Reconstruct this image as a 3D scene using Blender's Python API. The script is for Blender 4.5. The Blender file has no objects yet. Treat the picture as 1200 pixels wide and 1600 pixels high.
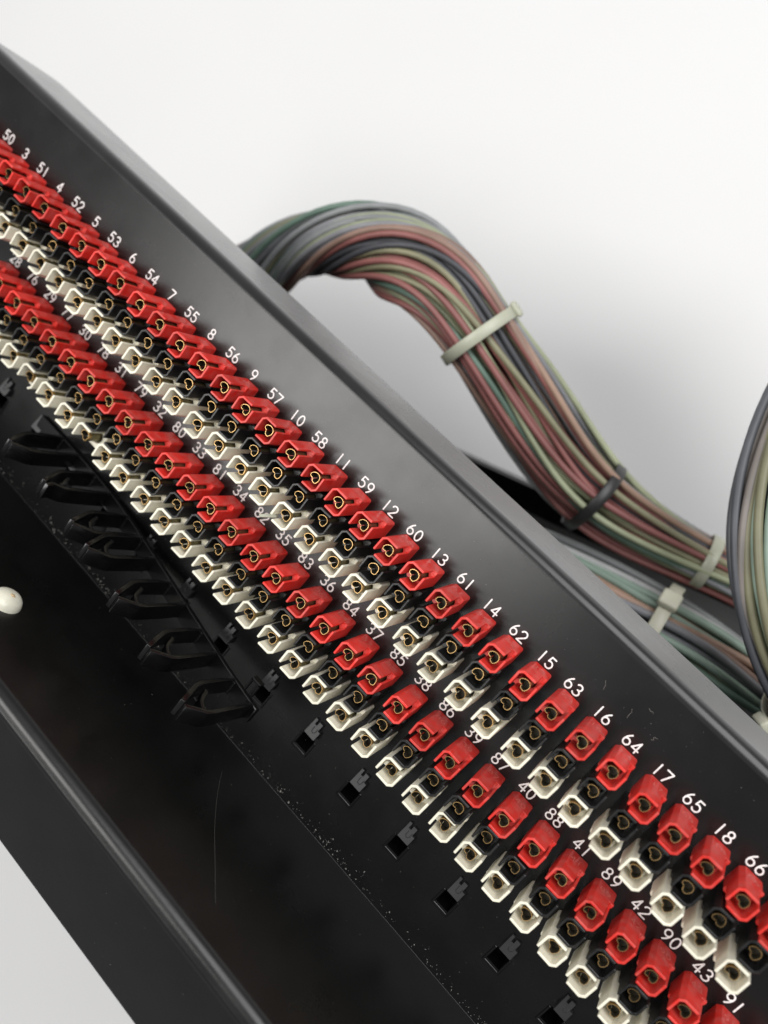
import bpy, bmesh, math, random
from mathutils import Vector, Matrix
S = 0.01                      # the script is written in centimetres, the scene is in metres
sc = bpy.context.scene
COL = sc.collection
rnd = random.Random(7)

# ------------------------------------------------------------------ camera
cam = bpy.data.cameras.new('camera'); camo = bpy.data.objects.new('camera', cam); COL.objects.link(camo)
CAM_POS = (25.96980, 6.84185, 21.03631)
CAM_ROWS = ((0.68732, 0.60916, -0.39562), (0.67203, -0.73999, 0.02814), (-0.27562, -0.28521, -0.91798))
m = Matrix.Identity(4)
for k in range(3):
    m[k][0] = CAM_ROWS[0][k]; m[k][1] = -CAM_ROWS[1][k]; m[k][2] = -CAM_ROWS[2][k]; m[k][3] = CAM_POS[k]*S
camo.matrix_world = m
cam.sensor_fit = 'HORIZONTAL'; cam.sensor_width = 36.0; cam.lens = 41.798
cam.clip_start = 0.005; cam.clip_end = 50
cam.dof.use_dof = True; cam.dof.focus_distance = 0.222; cam.dof.aperture_fstop = 12.5
sc.camera = camo

# ------------------------------------------------------------------ light: one big soft box above the far end, soft room light and an added fill
w = bpy.data.worlds.new('World'); sc.world = w; w.use_nodes = True
w.node_tree.nodes['Background'].inputs[0].default_value = (0.99, 0.995, 1.0, 1)
w.node_tree.nodes['Background'].inputs[1].default_value = 0.31
def area(name, loc, target, sx, sy, power, col=(1, 1, 1)):
    l = bpy.data.lights.new(name, 'AREA'); l.shape = 'RECTANGLE'; l.size = sx; l.size_y = sy; l.energy = power; l.color = col
    o = bpy.data.objects.new(name, l); COL.objects.link(o); o.location = loc
    o.rotation_euler = (Vector(target)-Vector(loc)).to_track_quat('-Z', 'Y').to_euler()
    return o
area('ceiling_softbox', (-0.22, -0.14, 1.0), (0.17, 0.0, 0.0), 0.48, 0.62, 7.4, (1.0, 0.985, 0.96))
area('fill_softbox', (0.55, 1.0, 1.0), (0.2, 0.05, -0.05), 1.3, 1.0, 20.5, (0.995, 0.995, 1.0))  # added fill that brightens the table and flange beside the panel
sc.view_settings.view_transform = 'Standard'; sc.view_settings.look = 'None'
sc.view_settings.exposure = 0.0; sc.view_settings.gamma = 1.0

# ------------------------------------------------------------------ materials
def mat(name, col, rough=0.4, metal=0.0, spec=0.5, var=0.0, vscale=60, bump=0.0, bscale=300, rvar=0.0, coat=0.0, sss=0.0, rand=0.0, dust=0.0):
    mt = bpy.data.materials.new(name); mt.use_nodes = True
    nt = mt.node_tree; b = nt.nodes['Principled BSDF']
    b.inputs['Base Color'].default_value = (*col, 1); b.inputs['Roughness'].default_value = rough
    b.inputs['Metallic'].default_value = metal; b.inputs['Specular IOR Level'].default_value = spec
    if coat: b.inputs['Coat Weight'].default_value = coat
    if sss:
        b.inputs['Subsurface Weight'].default_value = sss; b.inputs['Subsurface Radius'].default_value = (0.0012, 0.0009, 0.0006)
    tc = nt.nodes.new('ShaderNodeTexCoord'); ge = nt.nodes.new('ShaderNodeNewGeometry')
    src = ge.outputs['Position']
    last = None
    if var:
        n = nt.nodes.new('ShaderNodeTexNoise'); n.inputs['Scale'].default_value = vscale; n.inputs['Detail'].default_value = 6
        nt.links.new(src, n.inputs['Vector'])
        mr = nt.nodes.new('ShaderNodeMapRange'); mr.inputs[1].default_value = 0.3; mr.inputs[2].default_value = 0.7
        mr.inputs[3].default_value = 1-var; mr.inputs[4].default_value = 1+var
        nt.links.new(n.outputs['Fac'], mr.inputs[0])
        hs = nt.nodes.new('ShaderNodeHueSaturation'); hs.inputs['Color'].default_value = (*col, 1)
        last = mr.outputs[0]
        if rand:
            oi = nt.nodes.new('ShaderNodeObjectInfo')
            r2 = nt.nodes.new('ShaderNodeMapRange'); r2.inputs[3].default_value = 1-rand; r2.inputs[4].default_value = 1+rand
            nt.links.new(oi.outputs['Random'], r2.inputs[0])
            mu = nt.nodes.new('ShaderNodeMath'); mu.operation = 'MULTIPLY'
            nt.links.new(last, mu.inputs[0]); nt.links.new(r2.outputs[0], mu.inputs[1]); last = mu.outputs[0]
        nt.links.new(last, hs.inputs['Value']); outc = hs.outputs[0]
        if dust:
            n2 = nt.nodes.new('ShaderNodeTexNoise'); n2.inputs['Scale'].default_value = 420; n2.inputs['Detail'].default_value = 8
            nt.links.new(src, n2.inputs['Vector'])
            m2 = nt.nodes.new('ShaderNodeMapRange'); m2.inputs[1].default_value = 0.42; m2.inputs[2].default_value = 0.78; m2.inputs[3].default_value = 0.0; m2.inputs[4].default_value = dust
            nt.links.new(n2.outputs['Fac'], m2.inputs[0])
            mx = nt.nodes.new('ShaderNodeMix'); mx.data_type = 'RGBA'; mx.inputs[7].default_value = (0.45, 0.42, 0.38, 1)
            nt.links.new(m2.outputs[0], mx.inputs[0]); nt.links.new(outc, mx.inputs[6]); outc = mx.outputs[2]
        nt.links.new(outc, b.inputs['Base Color'])
    if rvar:
        n = nt.nodes.new('ShaderNodeTexNoise'); n.inputs['Scale'].default_value = vscale*0.6; n.inputs['Detail'].default_value = 8
        nt.links.new(src, n.inputs['Vector'])
        mr = nt.nodes.new('ShaderNodeMapRange'); mr.inputs[1].default_value = 0.3; mr.inputs[2].default_value = 0.7
        mr.inputs[3].default_value = rough-rvar; mr.inputs[4].default_value = rough+rvar
        nt.links.new(n.outputs['Fac'], mr.inputs[0]); nt.links.new(mr.outputs[0], b.inputs['Roughness'])
    if bump:
        n = nt.nodes.new('ShaderNodeTexNoise'); n.inputs['Scale'].default_value = bscale; n.inputs['Detail'].default_value = 4
        nt.links.new(src, n.inputs['Vector'])
        bp = nt.nodes.new('ShaderNodeBump'); bp.inputs['Strength'].default_value = bump; bp.inputs['Distance'].default_value = 0.0004
        nt.links.new(n.outputs['Fac'], bp.inputs['Height']); nt.links.new(bp.outputs[0], b.inputs['Normal'])
    return mt
M = {
 'panel': mat('black_moulded_plastic', (0.0028, 0.0028, 0.0029), 0.26, var=0.25, vscale=120, bump=0.012, bscale=900, rvar=0.03),
 'edge': mat('black_added_sheen_edge', (0.006, 0.006, 0.0062), 0.27, var=0.25, vscale=120, bump=0.01, bscale=900, rvar=0.04),
 'tray': mat('black_tray_plastic', (0.0028, 0.0028, 0.0028), 0.32, var=0.3, vscale=90, bump=0.05, bscale=900, rvar=0.06),
 'comb': mat('black_comb_plastic', (0.0035, 0.0035, 0.004), 0.22, var=0.3, vscale=200),
 'clip': mat('charcoal_clip_plastic', (0.014, 0.014, 0.015), 0.42, var=0.25, vscale=300),
 'red': mat('red_housing_plastic', (0.70, 0.032, 0.023), 0.38, var=0.10, vscale=350, bump=0.10, bscale=1200, rvar=0.08, rand=0.14, dust=0.18),
 'redtext': mat('worn_red_plastic', (0.78, 0.17, 0.145), 0.55),
 'black': mat('black_housing_plastic', (0.008, 0.008, 0.0085), 0.33, var=0.2, vscale=350, bump=0.10, bscale=1200, dust=0.04),
 'white': mat('ivory_housing_plastic', (0.86, 0.82, 0.675), 0.42, var=0.05, vscale=300, bump=0.08, bscale=1200, rand=0.07, sss=0.12, dust=0.10),
 'gold': mat('gold_plated_contact', (0.60, 0.39, 0.165), 0.38, metal=1.0, var=0.2, vscale=500, rand=0.2),
 'shaded_tarnish': mat('tarnished_shaded_bore', (0.042, 0.034, 0.020), 0.6, metal=0.2, var=0.3, vscale=500),  # tarnish, with the shade of the deep bore put into the colour
 'brass': mat('dull_brass_contact', (0.20, 0.175, 0.095), 0.42, metal=0.7, var=0.3, vscale=500),
 'print': mat('white_print', (0.84, 0.84, 0.82), 0.6, var=0.16, vscale=2200),
 'nylon': mat('natural_nylon', (0.66, 0.65, 0.52), 0.4, var=0.08, vscale=150, sss=0.2),
 'nylon2': mat('aged_nylon', (0.44, 0.45, 0.355), 0.4, var=0.08, vscale=150, sss=0.2),
 'blacktie': mat('black_nylon', (0.02, 0.02, 0.02), 0.4, var=0.2, vscale=150),
 'dome': mat('ivory_dome_plastic', (0.72, 0.70, 0.58), 0.3, var=0.12, vscale=220, sss=0.1),
 'amber': mat('dried_glue', (0.50, 0.36, 0.20), 0.4, var=0.2, vscale=300),
 'dust': mat('pale_dust', (0.27, 0.26, 0.24), 0.9),
 'table': mat('white_table', (0.765, 0.763, 0.762), 0.55, var=0.012, vscale=9, spec=0.3),
 'bar': mat('black_painted_steel', (0.004, 0.004, 0.0045), 0.4, var=0.2, vscale=60, spec=0.1),
}
WIRES = {
 'slate': (0.19, 0.198, 0.212), 'grey': (0.235, 0.245, 0.25), 'lilac': (0.25, 0.252, 0.272), 'green': (0.125, 0.21, 0.16), 'mint': (0.25, 0.35, 0.28),
 'olive': (0.215, 0.205, 0.115), 'sage': (0.29, 0.32, 0.19), 'red': (0.265, 0.088, 0.078), 'rust': (0.26, 0.155, 0.115), 'tan': (0.36, 0.22, 0.15),
 'dark': (0.05, 0.052, 0.06), 'taupe': (0.19, 0.165, 0.15), 'pale': (0.44, 0.45, 0.44), 'dusk': (0.085, 0.09, 0.103)}
for k, c in WIRES.items(): g = sum(c)/3; WIRES[k] = tuple((q*0.86+g*0.14)*1.0 for q in c)
for k, c in WIRES.items(): M['w_'+k] = mat('wire_insulation_'+k, c, 0.48, var=0.16, vscale=90, rand=0.12)

_eb = M['edge'].node_tree.nodes['Principled BSDF']; _eb.inputs['Sheen Weight'].default_value = 0.65; _eb.inputs['Sheen Roughness'].default_value = 0.45   # sheen added to lighten the flange in place of reflected table light
# ------------------------------------------------------------------ mesh helpers (centimetres)
class MB:
    def __init__(s): s.v = []; s.f = []; s.mi = []
    def add(s, vs, fs, mi=0):
        o = len(s.v); s.v += [tuple(p) for p in vs]; s.f += [tuple(i+o for i in f) for f in fs]; s.mi += [mi]*len(fs)
    def box(s, x0, x1, y0, y1, z0, z1, mi=0):
        s.add([(x0,y0,z0),(x1,y0,z0),(x1,y1,z0),(x0,y1,z0),(x0,y0,z1),(x1,y0,z1),(x1,y1,z1),(x0,y1,z1)],
              [(3,2,1,0),(4,5,6,7),(0,1,5,4),(1,2,6,5),(2,3,7,6),(3,0,4,7)], mi)
    def prism(s, poly, a0, a1, place=lambda u, v, a: (u, v, a), mi=0):
        n = len(poly)
        vs = [place(u, v, a0) for u, v in poly]+[place(u, v, a1) for u, v in poly]
        s.add(vs, [tuple(range(n-1, -1, -1)), tuple(range(n, 2*n))]+[(i, (i+1) % n, n+(i+1) % n, n+i) for i in range(n)], mi)
    def tube(s, pts, rads, n=8, mi=0, caps=True):
        pts = [Vector(p) for p in pts]; N = len(pts); vs = []
        t0 = (pts[1]-pts[0]).normalized(); up = Vector((0, 0, 1)) if abs(t0.z) < .9 else Vector((1, 0, 0))
        a = t0.cross(up).normalized()
        for i, p in enumerate(pts):
            t = (pts[min(i+1, N-1)]-pts[max(i-1, 0)]).normalized()
            a = (a-t*a.dot(t)).normalized(); b = t.cross(a)
            r = rads[i] if isinstance(rads, (list, tuple)) else rads
            vs += [p+(a*math.cos(2*math.pi*k/n)+b*math.sin(2*math.pi*k/n))*r for k in range(n)]
        fs = [(i*n+k, i*n+(k+1) % n, (i+1)*n+(k+1) % n, (i+1)*n+k) for i in range(N-1) for k in range(n)]
        if caps: fs += [tuple(range(n-1, -1, -1)), tuple((N-1)*n+k for k in range(n))]
        s.add(vs, fs, mi)
    def mesh(s, name, mats, smooth=None, bevel=0.0, seg=1, angle=0.6):
        me = bpy.data.meshes.new(name)
        me.from_pydata([(x*S, y*S, z*S) for x, y, z in s.v], [], s.f)
        for mt in mats: me.materials.append(M[mt])
        for p, i in zip(me.polygons, s.mi): p.material_index = i
        bm = bmesh.new(); bm.from_mesh(me)
        bmesh.ops.recalc_face_normals(bm, faces=bm.faces[:])
        if bevel:
            es = [e for e in bm.edges if len(e.link_faces) == 2 and e.calc_face_angle(0) > angle]
            bmesh.ops.bevel(bm, geom=es, offset=bevel*S, segments=seg, affect='EDGES', profile=0.5, clamp_overlap=True)
        bm.to_mesh(me); bm.free()
        if smooth is not None:
            for p in me.polygons: p.use_smooth = True
            me.set_sharp_from_angle(angle=smooth)
        return me
def link(name, me, parent=None, loc=(0, 0, 0)):
    o = bpy.data.objects.new(name, me); COL.objects.link(o); o.location = (loc[0]*S, loc[1]*S, loc[2]*S)
    if parent: o.parent = parent
    return o
def tag(o, label, cat, group=None, kind=None):
    o['label'] = label; o['category'] = cat
    if group: o['group'] = group
    if kind: o['kind'] = kind
    return o
def catmull(P, n):
    P = [Vector(p) for p in P]; out = []
    Q = [P[0]*2-P[1]]+P+[P[-1]*2-P[-2]]
    for i in range(1, len(Q)-2):
        for k in range(n):
            t = k/n
            out.append(0.5*((2*Q[i])+(Q[i+1]-Q[i-1])*t+(2*Q[i-1]-5*Q[i]+4*Q[i+1]-Q[i+2])*t*t+(3*Q[i]-Q[i-1]-3*Q[i+1]+Q[i+2])*t**3))
    out.append(P[-1]); return out

# ------------------------------------------------------------------ table
TZ = -20.0
mb = MB(); mb.add([(-400, -300, TZ), (400, -300, TZ), (400, 500, TZ), (-400, 500, TZ)], [(0, 1, 2, 3)])
t = link('table', mb.mesh('table', ['table'])); t['kind'] = 'structure'
tag(t, 'bright white table top under and behind the black panel', 'table', kind='structure')

# ------------------------------------------------------------------ the panel
P = 0.9; SY = 0.6310; YL = 0.5022; YB = 2.6949; XL = -0.0750
X0, X1 = -1.6, 44.0
panel = bpy.data.objects.new('connector_panel', None); COL.objects.link(panel); panel.empty_display_size = 0.02
tag(panel, 'long black rear connector panel with two rows of red, black and ivory contacts', 'connector panel')

HOLES = [P*(2*k+0.5) for k in range(1, 23)]
HX, HY0, HY1 = 0.20, -6.10, -5.66
YE = 2.0; YW = -7.62                       # front bend, tray wall
def grid_face():
    mb = MB()
    xs = [X0]
    for h in HOLES: xs += [h-HX, h+HX]
    xs.append(X1)
    ys = [YW+0.012, HY0, HY1, YE]
    idx = {}
    def v(x, y, z=0.0):
        k = (round(x, 5), round(y, 5), z)
        if k not in idx: idx[k] = len(mb.v); mb.v.append((x, y, z))
        return idx[k]
    for i in range(len(xs)-1):
        for j in range(3):
            if j == 1 and i % 2 == 1:
                a, b, c, d = xs[i], xs[i+1], ys[1], ys[2]; zb = -0.7
                q = [(a, c), (b, c), (b, d), (a, d)]
                for k in range(4):
                    p0, p1 = q[k], q[(k+1) % 4]
                    mb.f.append((v(*p0), v(*p1), v(*p1, zb), v(*p0, zb))); mb.mi.append(0)
                mb.f.append(tuple(v(*p, zb) for p in q)); mb.mi.append(0)
                continue
            mb.f.append((v(xs[i], ys[j]), v(xs[i+1], ys[j]), v(xs[i+1], ys[j+1]), v(xs[i], ys[j+1]))); mb.mi.append(0)
    return mb
# face plate, then a rolled bend and the flange that turns back down to a rounded corner at its far end
fm = grid_face()
R = 0.33
prof = [(YE+R*math.sin(a), -R+R*math.cos(a)) for a in [math.radians(d) for d in range(0, 91, 9)]]
def flange_bottom(x):
    u = min(1.0, max(0.0, (x+0.35)/1.1)); return -0.5-2.05*math.sin(u*math.pi/2)**0.8
xs = [X0+0.1*i for i in range(30)]+[2, 4]+[6, 9, 12, 15, 18, 21, 24, 27, 30, 33, 36, 40, X1]
vs = []; n = len(prof)+3
for x in xs:
    zb = min(flange_bottom(x), -R-0.02)
    vs += [(x, y, z) for y, z in prof]+[(x, YE+R, zb), (x, YE+R-0.18, zb), (x, YE+R-0.18, -0.45)]
link('face_plate', fm.mesh('face_plate', ['panel'], smooth=0.7), panel)
fm = MB()
fm.add(vs, [(i*n+k, (i+1)*n+k, (i+1)*n+k+1, i*n+k+1) for i in range(len(xs)-1) for k in range(n-1)])
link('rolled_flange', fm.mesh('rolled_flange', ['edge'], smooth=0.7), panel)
# tray wall that rises along the lower edge, with a rolled lip turned outwards
WH = 5.62; RB = 0.30
FR = 0.012
tp = [(YW+FR, 0.0)]+[(YW+FR-FR*math.sin(a), FR-FR*math.cos(a)) for a in [math.radians(d) for d in range(18, 91, 18)]]
tp += [(YW-RB+RB*math.cos(a), WH-RB+RB*math.sin(a)) for a in [math.radians(d) for d in range(0, 91, 10)]]
tp += [(YW-RB-0.05, WH+0.012), (YW-RB-0.10, WH+0.02), (YW-RB-0.16, WH-0.005), (YW-RB-0.22, WH-0.02)]
tp += [(-10.28, WH-0.02), (-10.36, WH-0.05), (-10.40, WH-0.13), (-10.40, WH-0.9), (-10.22, WH-0.9), (-10.22, WH-0.25), (YW-0.25, WH-0.25), (YW-0.25, -0.2)]
mb = MB(); n = len(tp); xs = [X0+(X1-X0)*i/24 for i in range(25)]
mb.add([(x, y, z) for x in xs for y, z in tp], [(i*n+k, (i+1)*n+k, (i+1)*n+k+1, i*n+k+1) for i in range(24) for k in range(n-1)])
link('tray_wall', mb.mesh('tray_wall', ['tray'], smooth=0.7), panel)
# shallow steel box behind the plate that carries it on the table
mb = MB(); mb.box(X0+0.6, X1-0.6, -6.9, -1.6, TZ+0.02, -0.75)
link('rear_housing', mb.mesh('rear_housing', ['tray']), panel)

# ------------------------------------------------------------------ connectors
A = 0.302; CH = 0.108; G = 0.125; T = 0.062; ZT = 1.25; ZS = 0.58
def path_wall(mb, pts, inner, z0, z1):
    n = len(pts); poly = pts+inner[::-1]
    mb.prism(poly, z0, z1)
def offset_poly(pts, d):
    # offsets an open polyline to its right hand side
    out = []
    for i, p in enumerate(pts):
        p = Vector(p)
        d0 = (p-Vector(pts[i-1])).normalized() if i else None
        d1 = (Vector(pts[i+1])-p).normalized() if i < len(pts)-1 else None
        n0 = Vector((d0.y, -d0.x)) if d0 else None; n1 = Vector((d1.y, -d1.x)) if d1 else None
        if n0 is None: out.append(tuple(p+n1*d))
        elif n1 is None: out.append(tuple(p+n0*d))
        else:
            b = (n0+n1).normalized(); out.append(tuple(p+b*d/max(0.4, b.dot(n0))))
    return out
def heart(r, inset=0.0):
    # thin rolled spring contact: an open tube whose two lips fold inwards at the wire slot, towards (-1,-1)
    base = [(0.50, 0.05), (0.57, 0.20), (0.62, 0.42), (0.50, 0.70), (0.24, 0.93), (0.02, 1.0), (-0.26, 0.90), (-0.56, 0.70), (-0.78, 0.46), (-0.93, 0.16), (-0.95, -0.2),
            (-0.80, -0.56), (-0.5, -0.86), (-0.1, -1.02), (0.25, -1.06), (0.6, -0.98), (0.86, -0.78), (0.93, -0.52), (0.82, -0.30), (0.64, -0.13), (0.52, -0.04)]
    pts = [Vector((x*r, y*r)) for x, y in base]
    out = []
    for k, p in enumerate(pts):
        d = (pts[min(k+1, len(pts)-1)]-pts[max(k-1, 0)]).normalized(); out.append(p+Vector((-d.y, d.x))*inset)
    c, s_ = math.cos(math.radians(222)), math.sin(math.radians(222))
    return [(p.x*c-p.y*s_, p.x*s_+p.y*c) for p in out]
def housing(kind='whole'):
    mb = MB()
    h1 = [(-A, -A+G), (-A, A-CH), (-A+CH, A), (A-G, A)]
    h2 = [(A, A-G), (A, -A+CH), (A-CH, -A), (-A+G, -A)]
    path_wall(mb, h1, offset_poly(h1, T), ZS-0.02, ZT)
    if kind == 'whole': path_wall(mb, h2, offset_poly(h2, T), ZS-0.02, ZT-0.015)
    elif kind == 'splayed':
        path_wall(mb, h2[:3], offset_poly(h2[:3], T), ZS-0.02, ZT-0.1)
        mb.box(-0.16, 0.14, -A-0.02, -A+T, ZS-0.02, ZT-0.45)
    # lower body with a round bore
    cc = 0.04
    body = [(-A+cc, -A), (A-CH, -A), (A, -A+CH), (A, A-cc), (A-cc, A), (-A+CH, A), (-A, A-CH), (-A, -A+cc)]
    nb = 16; rb = 0.185
    circ = [(rb*math.cos(2*math.pi*k/nb), rb*math.sin(2*math.pi*k/nb)) for k in range(nb)]
    o = len(mb.v); n = len(body)
    mb.v += [(x, y, 0.004) for x, y in body]+[(x, y, ZS) for x, y in body]
    mb.v += [(x, y, ZS) for x, y in circ]+[(x, y, 0.01) for x, y in circ]
    for i in range(n): mb.f.append((o+i, o+(i+1) % n, o+n+(i+1) % n, o+n+i)); mb.mi.append(0)
    # cap as fan strips: every bore vertex goes to its nearest body corner
    near = []
    for x, y in circ:
        near.append(max(range(n), key=lambda i: (body[i][0]*x+body[i][1]*y)/math.hypot(*body[i])))
    for k in range(nb):
        k2 = (k+1) % nb; a, b = near[k], near[k2]
        mb.f.append((o+2*n+k, o+2*n+k2, o+n+a)); mb.mi.append(0)
        q = a
        while q != b:
            q2 = (q+1) % n
            mb.f.append((o+2*n+k2, o+n+q2, o+n+q)); mb.mi.append(0); q = q2
    for k in range(nb):
        k2 = (k+1) % nb
        mb.f.append((o+2*n+k, o+2*n+k2, o+2*n+nb+k2, o+2*n+nb+k)); mb.mi.append(0)
    # the little bead below the wire slot
    mb.box(A-0.09, A+0.006, A-0.09, A+0.006, 0.50, 0.60)
    return mb
def housing_mesh(name, mt, kind='whole'):
    return housing(kind).mesh(name, [mt], bevel=0.012, angle=0.75)
HM = {c: housing_mesh('housing_'+c, c) for c in ('red', 'black', 'white')}
HM_BROKEN = housing_mesh('housing_broken', 'white', 'half')
HM_SPLAY = housing_mesh('housing_splayed', 'white', 'splayed')
mb = MB(); hp = heart(0.146); hi = heart(0.146, 0.013)
n = len(hp)
for z0, z1, mo in ((0.03, 0.97, 1), (0.97, 1.085, 0)):
    vs = [(x, y, z0) for x, y in hp]+[(x, y, z1) for x, y in hp]+[(x, y, z0) for x, y in hi]+[(x, y, z1) for x, y in hi]
    mb.add(vs, [(k, k+1, n+k+1, n+k) for k in range(n-1)]+([(n+k, n+k+1, 3*n+k+1, 3*n+k) for k in range(n-1)] if mo == 0 else []), 2 if mo else 0)
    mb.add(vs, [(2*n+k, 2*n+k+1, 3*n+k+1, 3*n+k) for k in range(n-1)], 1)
mb.add([(x, y, 0.84) for x, y in hi], [tuple(range(n))], 1)  # dark floor added inside the tube, standing in for its shaded depth
GM = mb.mesh('contact', ['gold', 'shaded_tarnish', 'brass'], smooth=0.7)

# monoline digits, as in engraved legends: unit height, about 0.6 wide
def arc(cx, cy, rx, ry, a0, a1, n=12): return [(cx+rx*math.cos(math.radians(a0+(a1-a0)*k/n)), cy+ry*math.sin(math.radians(a0+(a1-a0)*k/n))) for k in range(n+1)]
DIG = {
 '0': [arc(.3, .5, .28, .5, 90, 450, 22)],
 '1': [[(.3, 0), (.3, 1)]],
 '2': [arc(.3, .72, .28, .28, 165, -40, 12)+[(.02, 0)], [(.02, 0), (.6, 0)]],
 '3': [arc(.28, .75, .26, .25, 150, -90, 12), arc(.28, .26, .30, .26, 90, -150, 13)],
 '4': [[(.44, 0), (.44, 1)], [(.44, 1), (0, .28)], [(0, .28), (.62, .28)]],
 '5': [[(.55, 1), (.14, 1)], [(.14, 1), (.08, .56)], [(.08, .56)]+arc(.28, .32, .30, .32, 110, -150, 14)],
 '6': [arc(.3, .29, .28, .29, 90, 450, 18), [(.02, .29), (.04, .46), (.11, .66), (.22, .84), (.36, 1.0)]],
 '7': [[(0, 1), (.6, 1)], [(.6, 1), (.2, 0)]],
 '8': [arc(.3, .76, .23, .24, 90, 450, 18), arc(.3, .26, .29, .26, 90, 450, 18)],
 '9': [arc(.3, .71, .28, .29, 90, 450, 18), [(.58, .71), (.56, .54), (.49, .34), (.38, .16), (.24, 0)]],
}
def strokes(mb, text, h, sw, gap, place, thick):
    tw = len(text)*0.6*h+(len(text)-1)*gap
    for i, ch in enumerate(text):
        ox = -tw/2+i*(0.6*h+gap)
        for pk, pl in enumerate(DIG[ch]):
            zz = thick+0.0025*pk
            pts = [Vector((ox+x*h, (y-0.5)*h)) for x, y in pl]
            closed = (pts[0]-pts[-1]).length < 1e-4
            L, Rr = [], []
            n = len(pts)
            for k in range(n):
                a = pts[k-1] if k else (pts[-2] if closed else pts[0])
                b = pts[k+1] if k < n-1 else (pts[1] if closed else pts[-1])
                d = (b-a).normalized(); nn = Vector((-d.y, d.x))*sw/2
                L.append(pts[k]+nn); Rr.append(pts[k]-nn)
            if not closed:
                d0 = (pts[0]-pts[1]).normalized()*sw/2; d1 = (pts[-1]-pts[-2]).normalized()*sw/2
                poly = L+[pts[-1]+(L[-1]-pts[-1])*0.6+d1*0.85, pts[-1]+(Rr[-1]-pts[-1])*0.6+d1*0.85]+Rr[::-1]+[pts[0]+(Rr[0]-pts[0])*0.6+d0*0.85, pts[0]+(L[0]-pts[0])*0.6+d0*0.85]
                Ls = [poly[-1]]+L+[poly[len(L)]]; Rs = [poly[-2]]+Rr+[poly[len(L)+1]]
            else: Ls, Rs = L, Rr
            n = len(Ls)
            vs = [place(p.x, p.y, zz) for p in Ls]+[place(p.x, p.y, zz) for p in Rs]
            mb.add(vs, [(k, k+1, n+k+1, n+k) for k in range(n-1)])
def a_number(c): return (c//2+1) if c % 2 == 0 else 49+c//2
PRINT = {}
def number_mesh(s):
    if s not in PRINT:
        mb = MB(); strokes(mb, s, 0.29, 0.040, 0.078, lambda u, v, d: (u, v, d), 0.0)
        PRINT[s] = mb.mesh('printed_number', ['print'])
    return PRINT[s]
def emboss_mesh(s):
    mb = MB(); strokes(mb, s, 0.20, 0.026, 0.05, lambda u, v, d: (u, A+d, 0.40-v), 0.006)
    return mb.mesh('embossed_number', ['redtext'])
FIRST_A, LAST_A, FIRST_B, LAST_B = 1, 36, 6, 40
for row in 'AB':
    yo = 0.0 if row == 'A' else -YB
    for c in range(FIRST_A if row == 'A' else FIRST_B, (LAST_A if row == 'A' else LAST_B)+1):
        num = str(a_number(c)+(24 if row == 'B' else 0))
        o = link('printed_number', number_mesh(num), panel, (c*P+XL+rnd.uniform(-.012, .012), yo+YL+rnd.uniform(-.01, .01), 0.004))
        for k, colr in enumerate(('red', 'black', 'white')):
            me = HM[colr]
            if row == 'B' and colr == 'white' and c == 13: me = HM_BROKEN
            if row == 'B' and colr == 'white' and c == 10: me = HM_SPLAY
            h = link('connector', me, panel, (c*P+rnd.uniform(-.014, .014), yo-k*SY+rnd.uniform(-.008, .008), rnd.uniform(-.03, .0)))
            if colr == 'white': h.scale = (1.05, 1.05, 1.0)
            h.rotation_euler = (rnd.uniform(-.022, .022), rnd.uniform(-.022, .022), rnd.uniform(-.025, .025))
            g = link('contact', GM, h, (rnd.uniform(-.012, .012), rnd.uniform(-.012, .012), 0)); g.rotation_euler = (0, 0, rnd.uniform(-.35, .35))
            if row == 'A' and colr == 'white' and c == 20:
                tb = MB(); tb.prism([(-.05, -.045), (.05, -.045), (.05, .045), (-.05, .045)], 0, .42, lambda u, v, a_: (-.27-a_*.62+u*.6, -.27-a_*.45-u*.6, .80+a_*.75+v))
                link('bent_tab', tb.mesh('bent_tab', ['nylon2'], bevel=.012), h)
            if colr == 'red': link('embossed_number', emboss_mesh(num), h)

# retaining clips beside the square slots
mb = MB()
pl = lambda u, v, a: (u, v, a)
tabp = [(-.185, -.24), (.185, -.24), (.185, .02), (.10, .02), (.10, .22), (-.03, .22), (-.03, .10), (-.10, .10), (-.10, .24), (-.185, .24)]
zt = lambda v: 0.20-0.26*(v+0.24)
n = len(tabp)
mb.add([(u, v, 0.003) for u, v in tabp]+[(u, v, zt(v)) for u, v in tabp], [tuple(range(n-1, -1, -1)), tuple(range(n, 2*n))]+[(i, (i+1) % n, n+(i+1) % n, n+i) for i in range(n)])
U = [(-.05, .06), (-.05, -.05), (-.02, -.10), (.04, -.10), (.07, -.05), (.07, .06)]
mb.tube([(u, v, zt(v)+0.004) for u, v in U], 0.012, 6)
CLIP = mb.mesh('clip', ['clip'], bevel=0.008)
mb = MB()
for (x0, x1, y0, y1) in ((-.27, -.205, -.29, .20), (.205, .27, -.29, .20), (-.27, .27, -.345, -.265)): mb.box(x0, x1, y0, y1, 0.002, 0.035)
RIM = mb.mesh('slot_rim', ['comb'], bevel=0.012)
for h in HOLES:
    if not 6 < h < 34: continue
    link('clip', CLIP, panel, (h, -5.33, 0)); link('slot_rim', RIM, panel, (h, -5.88, 0))
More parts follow.
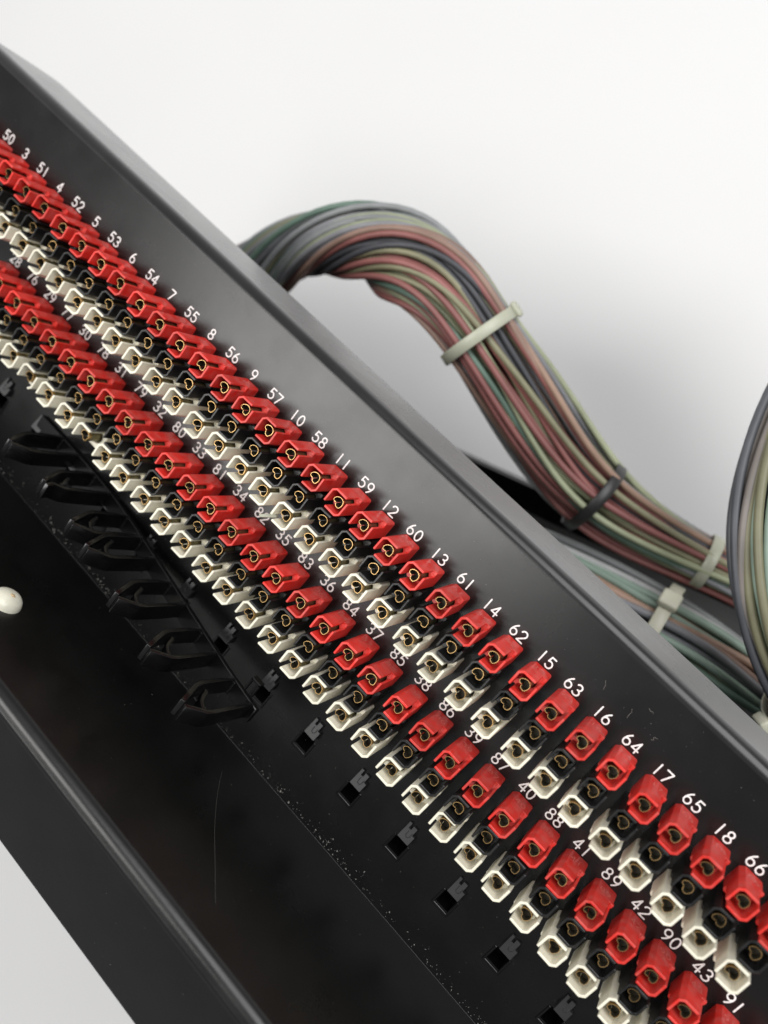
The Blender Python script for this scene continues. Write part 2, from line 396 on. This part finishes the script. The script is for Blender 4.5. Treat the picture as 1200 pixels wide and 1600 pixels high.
# domed plastic fastener on the tray wall
mb = MB(); pr = [(0.0, .33), (.12, .32), (.24, .285), (.34, .225), (.40, .15), (.43, .06), (.44, -.02)]; n = 28
mb.v = [(14.29, YW+.33, 3.57)]; 
for r, d in pr[1:]:
    mb.v += [(14.29+r*math.cos(2*math.pi*k/n), YW+d, 3.57+r*math.sin(2*math.pi*k/n)) for k in range(n)]
for k in range(n): mb.f.append((0, 1+k, 1+(k+1) % n)); mb.mi.append(0)
for j in range(len(pr)-2):
    for k in range(n): mb.f.append((1+j*n+k, 1+j*n+(k+1) % n, 1+(j+1)*n+(k+1) % n, 1+(j+1)*n+k)); mb.mi.append(0)
dome = link('domed_fastener', mb.mesh('domed_fastener', ['dome'], smooth=1.2), panel)
mb = MB(); mb.tube([(14.32, YW+.31, 3.60), (14.38, YW+.31, 3.58), (14.43, YW+.29, 3.54)], [.04, .06, .03], 7)
link('glue_blob', mb.mesh('glue_blob', ['amber'], smooth=1.2), dome)

# dust and lint on the black surfaces
def flake(mb, p, s):
    vs = [(p[0]+rnd.uniform(-s, s), p[1]+rnd.uniform(-s, s), p[2]+rnd.uniform(0, s*0.5)) for _ in range(4)]
    mb.add(vs, [(0, 1, 2), (0, 2, 3), (0, 3, 1), (1, 3, 2)])
mb = MB()
for k in range(850):
    x = rnd.uniform(7, 33); clump = 0.5+0.5*math.sin(x*1.7)*math.sin(x*0.63+1)
    if rnd.random() > 0.25+0.75*clump: continue
    flake(mb, (x, YW+0.06+abs(rnd.gauss(0, 0.16)), 0.004), rnd.choice((.010, .012, .016, .022, .030)))
for k in range(170): flake(mb, (rnd.uniform(10, 32), rnd.uniform(-7.3, -4.6), 0.004), rnd.choice((.007, .009, .012)))
for k in range(190): flake(mb, (rnd.uniform(0, 32), rnd.uniform(0.4, 1.95), 0.004), rnd.choice((.006, .008, .011)))
for k in range(110): flake(mb, (rnd.uniform(8, 30), YW+0.006, rnd.uniform(0.2, 4.8)), rnd.choice((.007, .009)))
for k in range(60): flake(mb, (rnd.uniform(12, 30), rnd.uniform(-10.2, -8.1), WH-0.015), rnd.choice((.007, .009)))
d = link('dust', mb.mesh('dust', ['dust']), panel); d['kind'] = 'stuff'
def lint(pts, r=0.004):
    mb = MB(); mb.tube(catmull(pts, 6), r, 5); link('lint', mb.mesh('lint', ['dust']), panel)
for (x, y) in ((27.3, 1.0), (27.6, 1.35), (26.5, 1.1), (28.1, 0.95)):
    a = rnd.uniform(0, 6); L = rnd.uniform(.05, .10)
    lint([(x+L*(q-1)*math.cos(a)+rnd.uniform(-.05, .05), y+L*(q-1)*math.sin(a)+rnd.uniform(-.05, .05), .012) for q in range(4)], .0032)
lint([(21.12, YW+.006, 1.21), (21.59, YW+.006, 1.95), (22.26, YW+.006, 2.82), (23.04, YW+.006, 3.68), (23.77, YW+.006, 4.48)], .0010)

# ------------------------------------------------------------------ cable comb, half lifted out of its slots
comb = bpy.data.objects.new('cable_comb', None); COL.objects.link(comb); comb.empty_display_size = 0.02
tag(comb, 'black plastic comb of open cable rings lifted at one end beside the tray', 'cable comb')
def rail_z(x):
    u = x-12.3
    return 0.02 if u < 0 else 0.02+0.198*(u-0.9*(1-math.exp(-u/0.9)))
CY, CD = -5.30, 0.48
def pc(x, z): return (x, rail_z(x)+z)
def strip(mb, pts, wd, y0=CY-CD, y1=CY):
    L, Rr = [], []
    pts = [Vector(p) for p in pts]
    for k, p in enumerate(pts):
        d = (pts[min(k+1, len(pts)-1)]-pts[max(k-1, 0)]).normalized(); nn = Vector((-d.y, d.x))*wd/2
        L.append(p+nn); Rr.append(p-nn)
    n = len(pts)
    def sk(p, y):      # the rail is slightly skewed to the connector rows
        k = min(1.0, max(0.0, (19.5-p.x)/8)); return (p.x+.17*k, y+.26*k, p.y)
    vs = [sk(p, y0) for p in L]+[sk(p, y0) for p in Rr]+[sk(p, y1) for p in L]+[sk(p, y1) for p in Rr]
    fs = []
    for k in range(n-1):
        fs += [(k, k+1, n+k+1, n+k), (2*n+k, 3*n+k, 3*n+k+1, 2*n+k+1), (k, 2*n+k, 2*n+k+1, k+1), (n+k, n+k+1, 3*n+k+1, 3*n+k)]
    fs += [(0, n, 3*n, 2*n), (n-1, 3*n-1, 4*n-1, 2*n-1)]
    mb.add(vs, fs)
mb = MB(); strip(mb, [pc(9.2+0.3*i, 0.07) for i in range(40)], 0.15)
link('base_rail', mb.mesh('base_rail', ['comb'], bevel=0.028, seg=2, angle=0.9, smooth=0.35), comb)
RINGS = [(10.2, 11.05), (11.87, 12.78), (13.68, 14.52), (14.60, 15.45), (16.34, 17.22), (18.10, 18.97), (19.82, 20.70)]
for i, (a, b) in enumerate(RINGS):
    mb = MB(); s_ = -0.14   # the prongs lean with the lifted rail
    wv = 0.125
    def lean(x, z): return (x+s_*z*(1 if x > 12.5 else 0.35), rail_z(x)+z)
    strip(mb, [lean(a+.02, .12), lean(a, .7), lean(a+.0, 1.38), lean(a+.06, 1.62), lean(a+.25, 2.0), lean(a+.43, 2.36)], wv)
    strip(mb, [lean(b-.02, .12), lean(b, .7), lean(b+.0, 1.66), lean(b-.03, 1.84), lean(b-.17, 2.10), lean(b-.30, 2.40)], wv)
    if i != 0: strip(mb, [lean(b-.05, 1.84), lean(b-.20, 1.84), lean(b-.36, 1.76), lean(b-.50, 1.58), lean(b-.58, 1.42), lean(b-.66, 1.36)], 0.10, CY-CD*0.75, CY-0.01)
    # stiffening rib on the prong and fillets at the foot
    strip(mb, [lean(a+.02, .14), lean(a+.16, .13)], 0.10, CY-CD+.05, CY-.05); strip(mb, [lean(b-.02, .14), lean(b-.16, .13)], 0.10, CY-CD+.05, CY-.05)
    strip(mb, [lean((a+b)/2-.3, .45), lean((a+b)/2-.3, .46+.04)], 0.02, CY-CD, CY-CD+.02)
    link('cable_ring', mb.mesh('cable_ring', ['comb'], bevel=0.03, seg=2, angle=0.9, smooth=0.9), comb)
for x in (20.35,):
    mb = MB(); z0 = rail_z(x)
    mb.box(x-.16, x-.10, CY-.02, CY+.42, z0-.05, z0+.06); mb.box(x+.10, x+.16, CY-.02, CY+.42, z0-.05, z0+.06); mb.box(x-.16, x+.16, CY+.36, CY+.44, z0-.16, z0+.06)
    link('snap_foot', mb.mesh('snap_foot', ['comb'], bevel=0.012), comb)

# ------------------------------------------------------------------ black rail of the jack frame that lies behind
mb = MB()
a = Vector((14.0, -1.35, 0)); b = Vector((36.0, 5.55, 0)); dr = (b-a).normalized(); nr = Vector((-dr.y, dr.x, 0))
def barbox(t0, t1, n0, n1, z0, z1):
    q = [a+dr*t0+nr*n0, a+dr*t1+nr*n0, a+dr*t1+nr*n1, a+dr*t0+nr*n1]
    mb.add([(p.x, p.y, z0) for p in q]+[(p.x, p.y, z1) for p in q], [(3,2,1,0),(4,5,6,7),(0,1,5,4),(1,2,6,5),(2,3,7,6),(3,0,4,7)])
L = (b-a).length
barbox(0, L, -0.05, 0.85, -11.75, -11.5); barbox(0, L, -0.03, 0.16, TZ+.01, -11.752)
bar = link('frame_rail', mb.mesh('frame_rail', ['bar'], bevel=0.05, seg=2))
tag(bar, 'narrow black steel frame rail running beneath the tied wire bundles', 'frame rail')
for t0 in (8.3, 13.9, 19.5):
    mb = MB(); c = a+dr*t0+nr*0.42
    mb.prism([(c.x+.17*math.cos(2*math.pi*k/14), c.y+.17*math.sin(2*math.pi*k/14)) for k in range(14)], -11.52, -11.40)
    link('rail_screw', mb.mesh('rail_screw', ['clip'], bevel=0.03, seg=2), bar)

# ------------------------------------------------------------------ wire bundles
def frames(path, n):
    P4 = catmull([p[:3] for p in path], n)
    Rd = [catmull([(p[3], 0, 0) for p in path], n)[i].x for i in range(len(P4))]
    return P4, Rd
def hexpack(n, jit):
    pts = []; k = 0; s_ = 1.0
    for i in range(-9, 10):
        for j in range(-9, 10):
            pts.append((i+0.5*(j % 2), j*0.866))
    pts.sort(key=lambda p: math.hypot(p[0]-.2, p[1]-.1)); pts = pts[:n]
    rm = max(math.hypot(*p) for p in pts)+0.5
    return [((x+rnd.uniform(-jit, jit))/rm, (y+rnd.uniform(-jit, jit))/rm) for x, y in pts], 0.5/rm
def bundle(name, path, n, wr, colour, twist, label, wob=0.12, nseg=6, up=Vector((0, 0, 1)), flat=1.0):
    root = bpy.data.objects.new('wire_bundle', None); COL.objects.link(root); root.empty_display_size = 0.02
    tag(root, label, 'wire bundle', 'tied bundles of coloured wire')
    C, Rd = frames(path, nseg); N = len(C)
    F = []
    for i in range(N):
        t = (C[min(i+1, N-1)]-C[max(i-1, 0)]).normalized()
        a = t.cross(up).normalized(); b = a.cross(t).normalized(); F.append((a, b))
    offs, _ = hexpack(n, 0.14)
    for k, (ox, oy) in enumerate(offs):
        ph = rnd.uniform(0, 6.28); f1 = rnd.uniform(1.0, 2.3); am = rnd.uniform(0.3, 1)*wob
        ph2 = rnd.uniform(0, 6.28); dth = rnd.uniform(-.45, .45)*wob/0.17
        pts = []
        for i in range(N):
            s_ = i/(N-1); th = twist(s_)+dth*math.sin(ph+7.0*s_)
            x = ox+am*math.sin(ph+f1*6.28*s_); y = oy+am*math.cos(ph2+f1*5.1*s_)
            if name == 'a':
                g = math.exp(-((s_-0.30)/0.12)**2); x += 0.10*g*math.sin(ph2*3); y += 0.10*g*math.cos(ph*3)
            q = math.hypot(x, y)
            if q > 1.12: x, y = x/q, y/q
            c, d = math.cos(th), math.sin(th)
            x, y = x*c-y*d, x*d+y*c
            rr = Rd[i]-wr
            pts.append(C[i]+F[i][0]*x*rr+F[i][1]*y*rr*flat)
        for _ in range(16):
            pts = [pts[0]]+[pts[i]*0.5+(pts[i-1]+pts[i+1])*0.25 for i in range(1, N-1)]+[pts[-1]]
        cn = colour(ox, oy, k)
        mb = MB(); mb.tube(pts, wr, 8)
        link('wire', mb.mesh('wire', ['w_'+cn], smooth=1.2), root)
    return root, C, Rd, F
B1 = [
    (4.43, -4.99, -10.60, 1.60), (5.57, -1.74, -9.80, 1.54), (6.84, 0.87, -8.80, 1.48), (8.44, 2.85, -7.80, 1.37), (10.49, 4.29, -7.00, 1.50),
    (12.51, 5.13, -6.60, 1.66), (14.42, 5.18, -6.70, 1.59), (16.26, 4.72, -7.00, 1.43), (18.22, 4.07, -7.80, 1.53), (20.34, 3.34, -8.60, 1.47),
    (22.19, 2.99, -9.20, 1.37), (24.21, 3.21, -9.80, 1.11), (26.27, 3.69, -10.20, 0.93), (27.93, 4.10, -10.40, 0.94), (30.33, 4.53, -10.40, 0.97)]
B2 = [
    (17.36, -2.42, -10.00, 1.68), (20.24, -0.95, -9.60, 1.60), (23.41, 0.25, -9.20, 1.63), (26.58, 1.15, -9.00, 1.56), (28.59, 1.54, -9.20, 1.54),
    (30.51, 1.66, -9.60, 1.53), (32.85, 1.83, -10.00, 1.51)]
B3 = [
    (24.53, 14.25, -11.00, 1.49),
    (24.39, 11.75, -9.00, 1.43),
    (25.10, 8.69, -7.00, 1.28),
    (26.22, 6.53, -6.00, 1.20),
    (27.37, 5.20, -5.60, 1.19),
    (28.75, 4.04, -5.80, 1.20),
    (30.49, 3.08, -6.50, 1.17),
    (32.71, 2.23, -8.00, 1.22),
    (34.83, 1.40, -10.00, 1.29)]
def col1(ox, oy, k):
    a = math.degrees(math.atan2(oy, ox)) % 360
    if a > 310 or a < 135: return rnd.choice(('slate', 'grey', 'green', 'lilac', 'grey', 'sage', 'slate', 'green', 'grey', 'olive', 'rust', 'lilac'))
    return rnd.choice(('red', 'rust', 'olive', 'red', 'green', 'slate', 'sage', 'tan', 'red', 'dusk', 'olive', 'sage', 'green', 'dark'))
def tw1(s_):
    u = max(0.0, min(1.0, (s_-0.08)/0.36)); return 3.4*u*u*(3-2*u)+0.5*s_
b1, C1, R1, F1 = bundle('a', B1, 130, 0.112, col1, tw1, 'wire bundle arching out from behind the panel through three ties', wob=0.17)
def col2(ox, oy, k):
    q = ox+rnd.uniform(-.08, .08)
    for lim, names in ((-.70, ('pale', 'grey')), (-.46, ('green', 'pale', 'mint')), (-.22, ('tan', 'tan', 'rust')), (.02, ('lilac', 'slate')), (.28, ('mint', 'green')), (.5, ('sage', 'pale'))):
        if q < lim: return rnd.choice(names)
    return rnd.choice(('grey', 'slate', 'tan', 'dusk'))
b2, C2, R2, F2 = bundle('b', B2, 72, 0.135, col2, lambda s_: 0.3*s_, 'wire bundle half hidden along the panel edge with one knobbed pale tie', wob=0.08)
def col3(ox, oy, k):
    if ox > 0.80: return 'dusk'
    if ox > 0.42: return rnd.choice(('olive', 'taupe', 'sage', 'dusk', 'rust'))
    if ox > 0.16: return rnd.choice(('mint', 'mint', 'sage'))
    if ox > -0.12: return rnd.choice(('red', 'red', 'dusk'))
    return rnd.choice(('olive', 'taupe', 'mint', 'red', 'sage', 'dusk', 'tan', 'taupe', 'slate'))
b3, C3, R3, F3 = bundle('c', B3, 60, 0.135, col3, lambda s_: 0.5*s_, 'upright loop of wires with a dark outer wire at the photo edge', wob=0.08)

def tie(path, rads, fr, idx, mt, label, width=0.42, head_ang=60, frac=0.0, head=0.3):
    root = bpy.data.objects.new('cable_tie', None); COL.objects.link(root); root.empty_display_size = 0.02
    tag(root, label, 'cable tie', 'cable ties')
    i = idx; c = path[i].lerp(path[i+1], frac); r = rads[i]-0.05
    t = (path[i+1]-path[i-1]).normalized(); a, b = fr[i]; a = (a-t*a.dot(t)).normalized(); b = a.cross(t)
    n = 40; th = 0.07; mb = MB(); vs = []
    for k in range(n):
        g = 2*math.pi*k/n; e = a*math.cos(g)+b*math.sin(g)
        for rr, ww in ((r, -width/2), (r, width/2), (r+th, width/2), (r+th, -width/2)): vs.append(c+e*rr+t*ww)
    mb.add(vs, [(k*4+j, k*4+(j+1) % 4, ((k+1) % n)*4+(j+1) % 4, ((k+1) % n)*4+j) for k in range(n) for j in range(4)])
    link('strap', mb.mesh('strap', [mt], smooth=0.9, bevel=0.02), root)
    g = math.radians(head_ang); e = a*math.cos(g)+b*math.sin(g); tn = t.cross(e)
    mb = MB(); o = c+e*(r+th*0.5); hw = width*0.72
    q = [o+t*x*hw+tn*y*head+e*z for z in (0, head*1.1) for x, y in ((-1, -1), (1, -1), (1, 1), (-1, 1))]
    mb.add(q, [(3,2,1,0),(4,5,6,7),(0,1,5,4),(1,2,6,5),(2,3,7,6),(3,0,4,7)])
    link('head', mb.mesh('head', [mt], bevel=0.09, seg=3, smooth=0.9), root)
    return root
tie(C1, R1, F1, 42, 'nylon2', 'pale tie with yellowed end on the arching bundle nearest its bend', 0.38, 168, head=0.17)
tie(C1, R1, F1, 60, 'blacktie', 'black tie between the two pale ties of the arching bundle', 0.38, 262, head=0.16)
tie(C1, R1, F1, 72, 'nylon2', 'pale tie beyond the black tie, beside the upright wire loop', 0.38, 265, head=0.16)
tie(C2, R2, F2, 18, 'nylon', 'pale tie with a large knob on the bundle along the panel edge', 0.44, 135, head=0.30)
tie(C3, R3, F3, 37, 'nylon', 'pale tie low on the upright wire loop beside the panel edge', 0.44, 15, head=0.30)
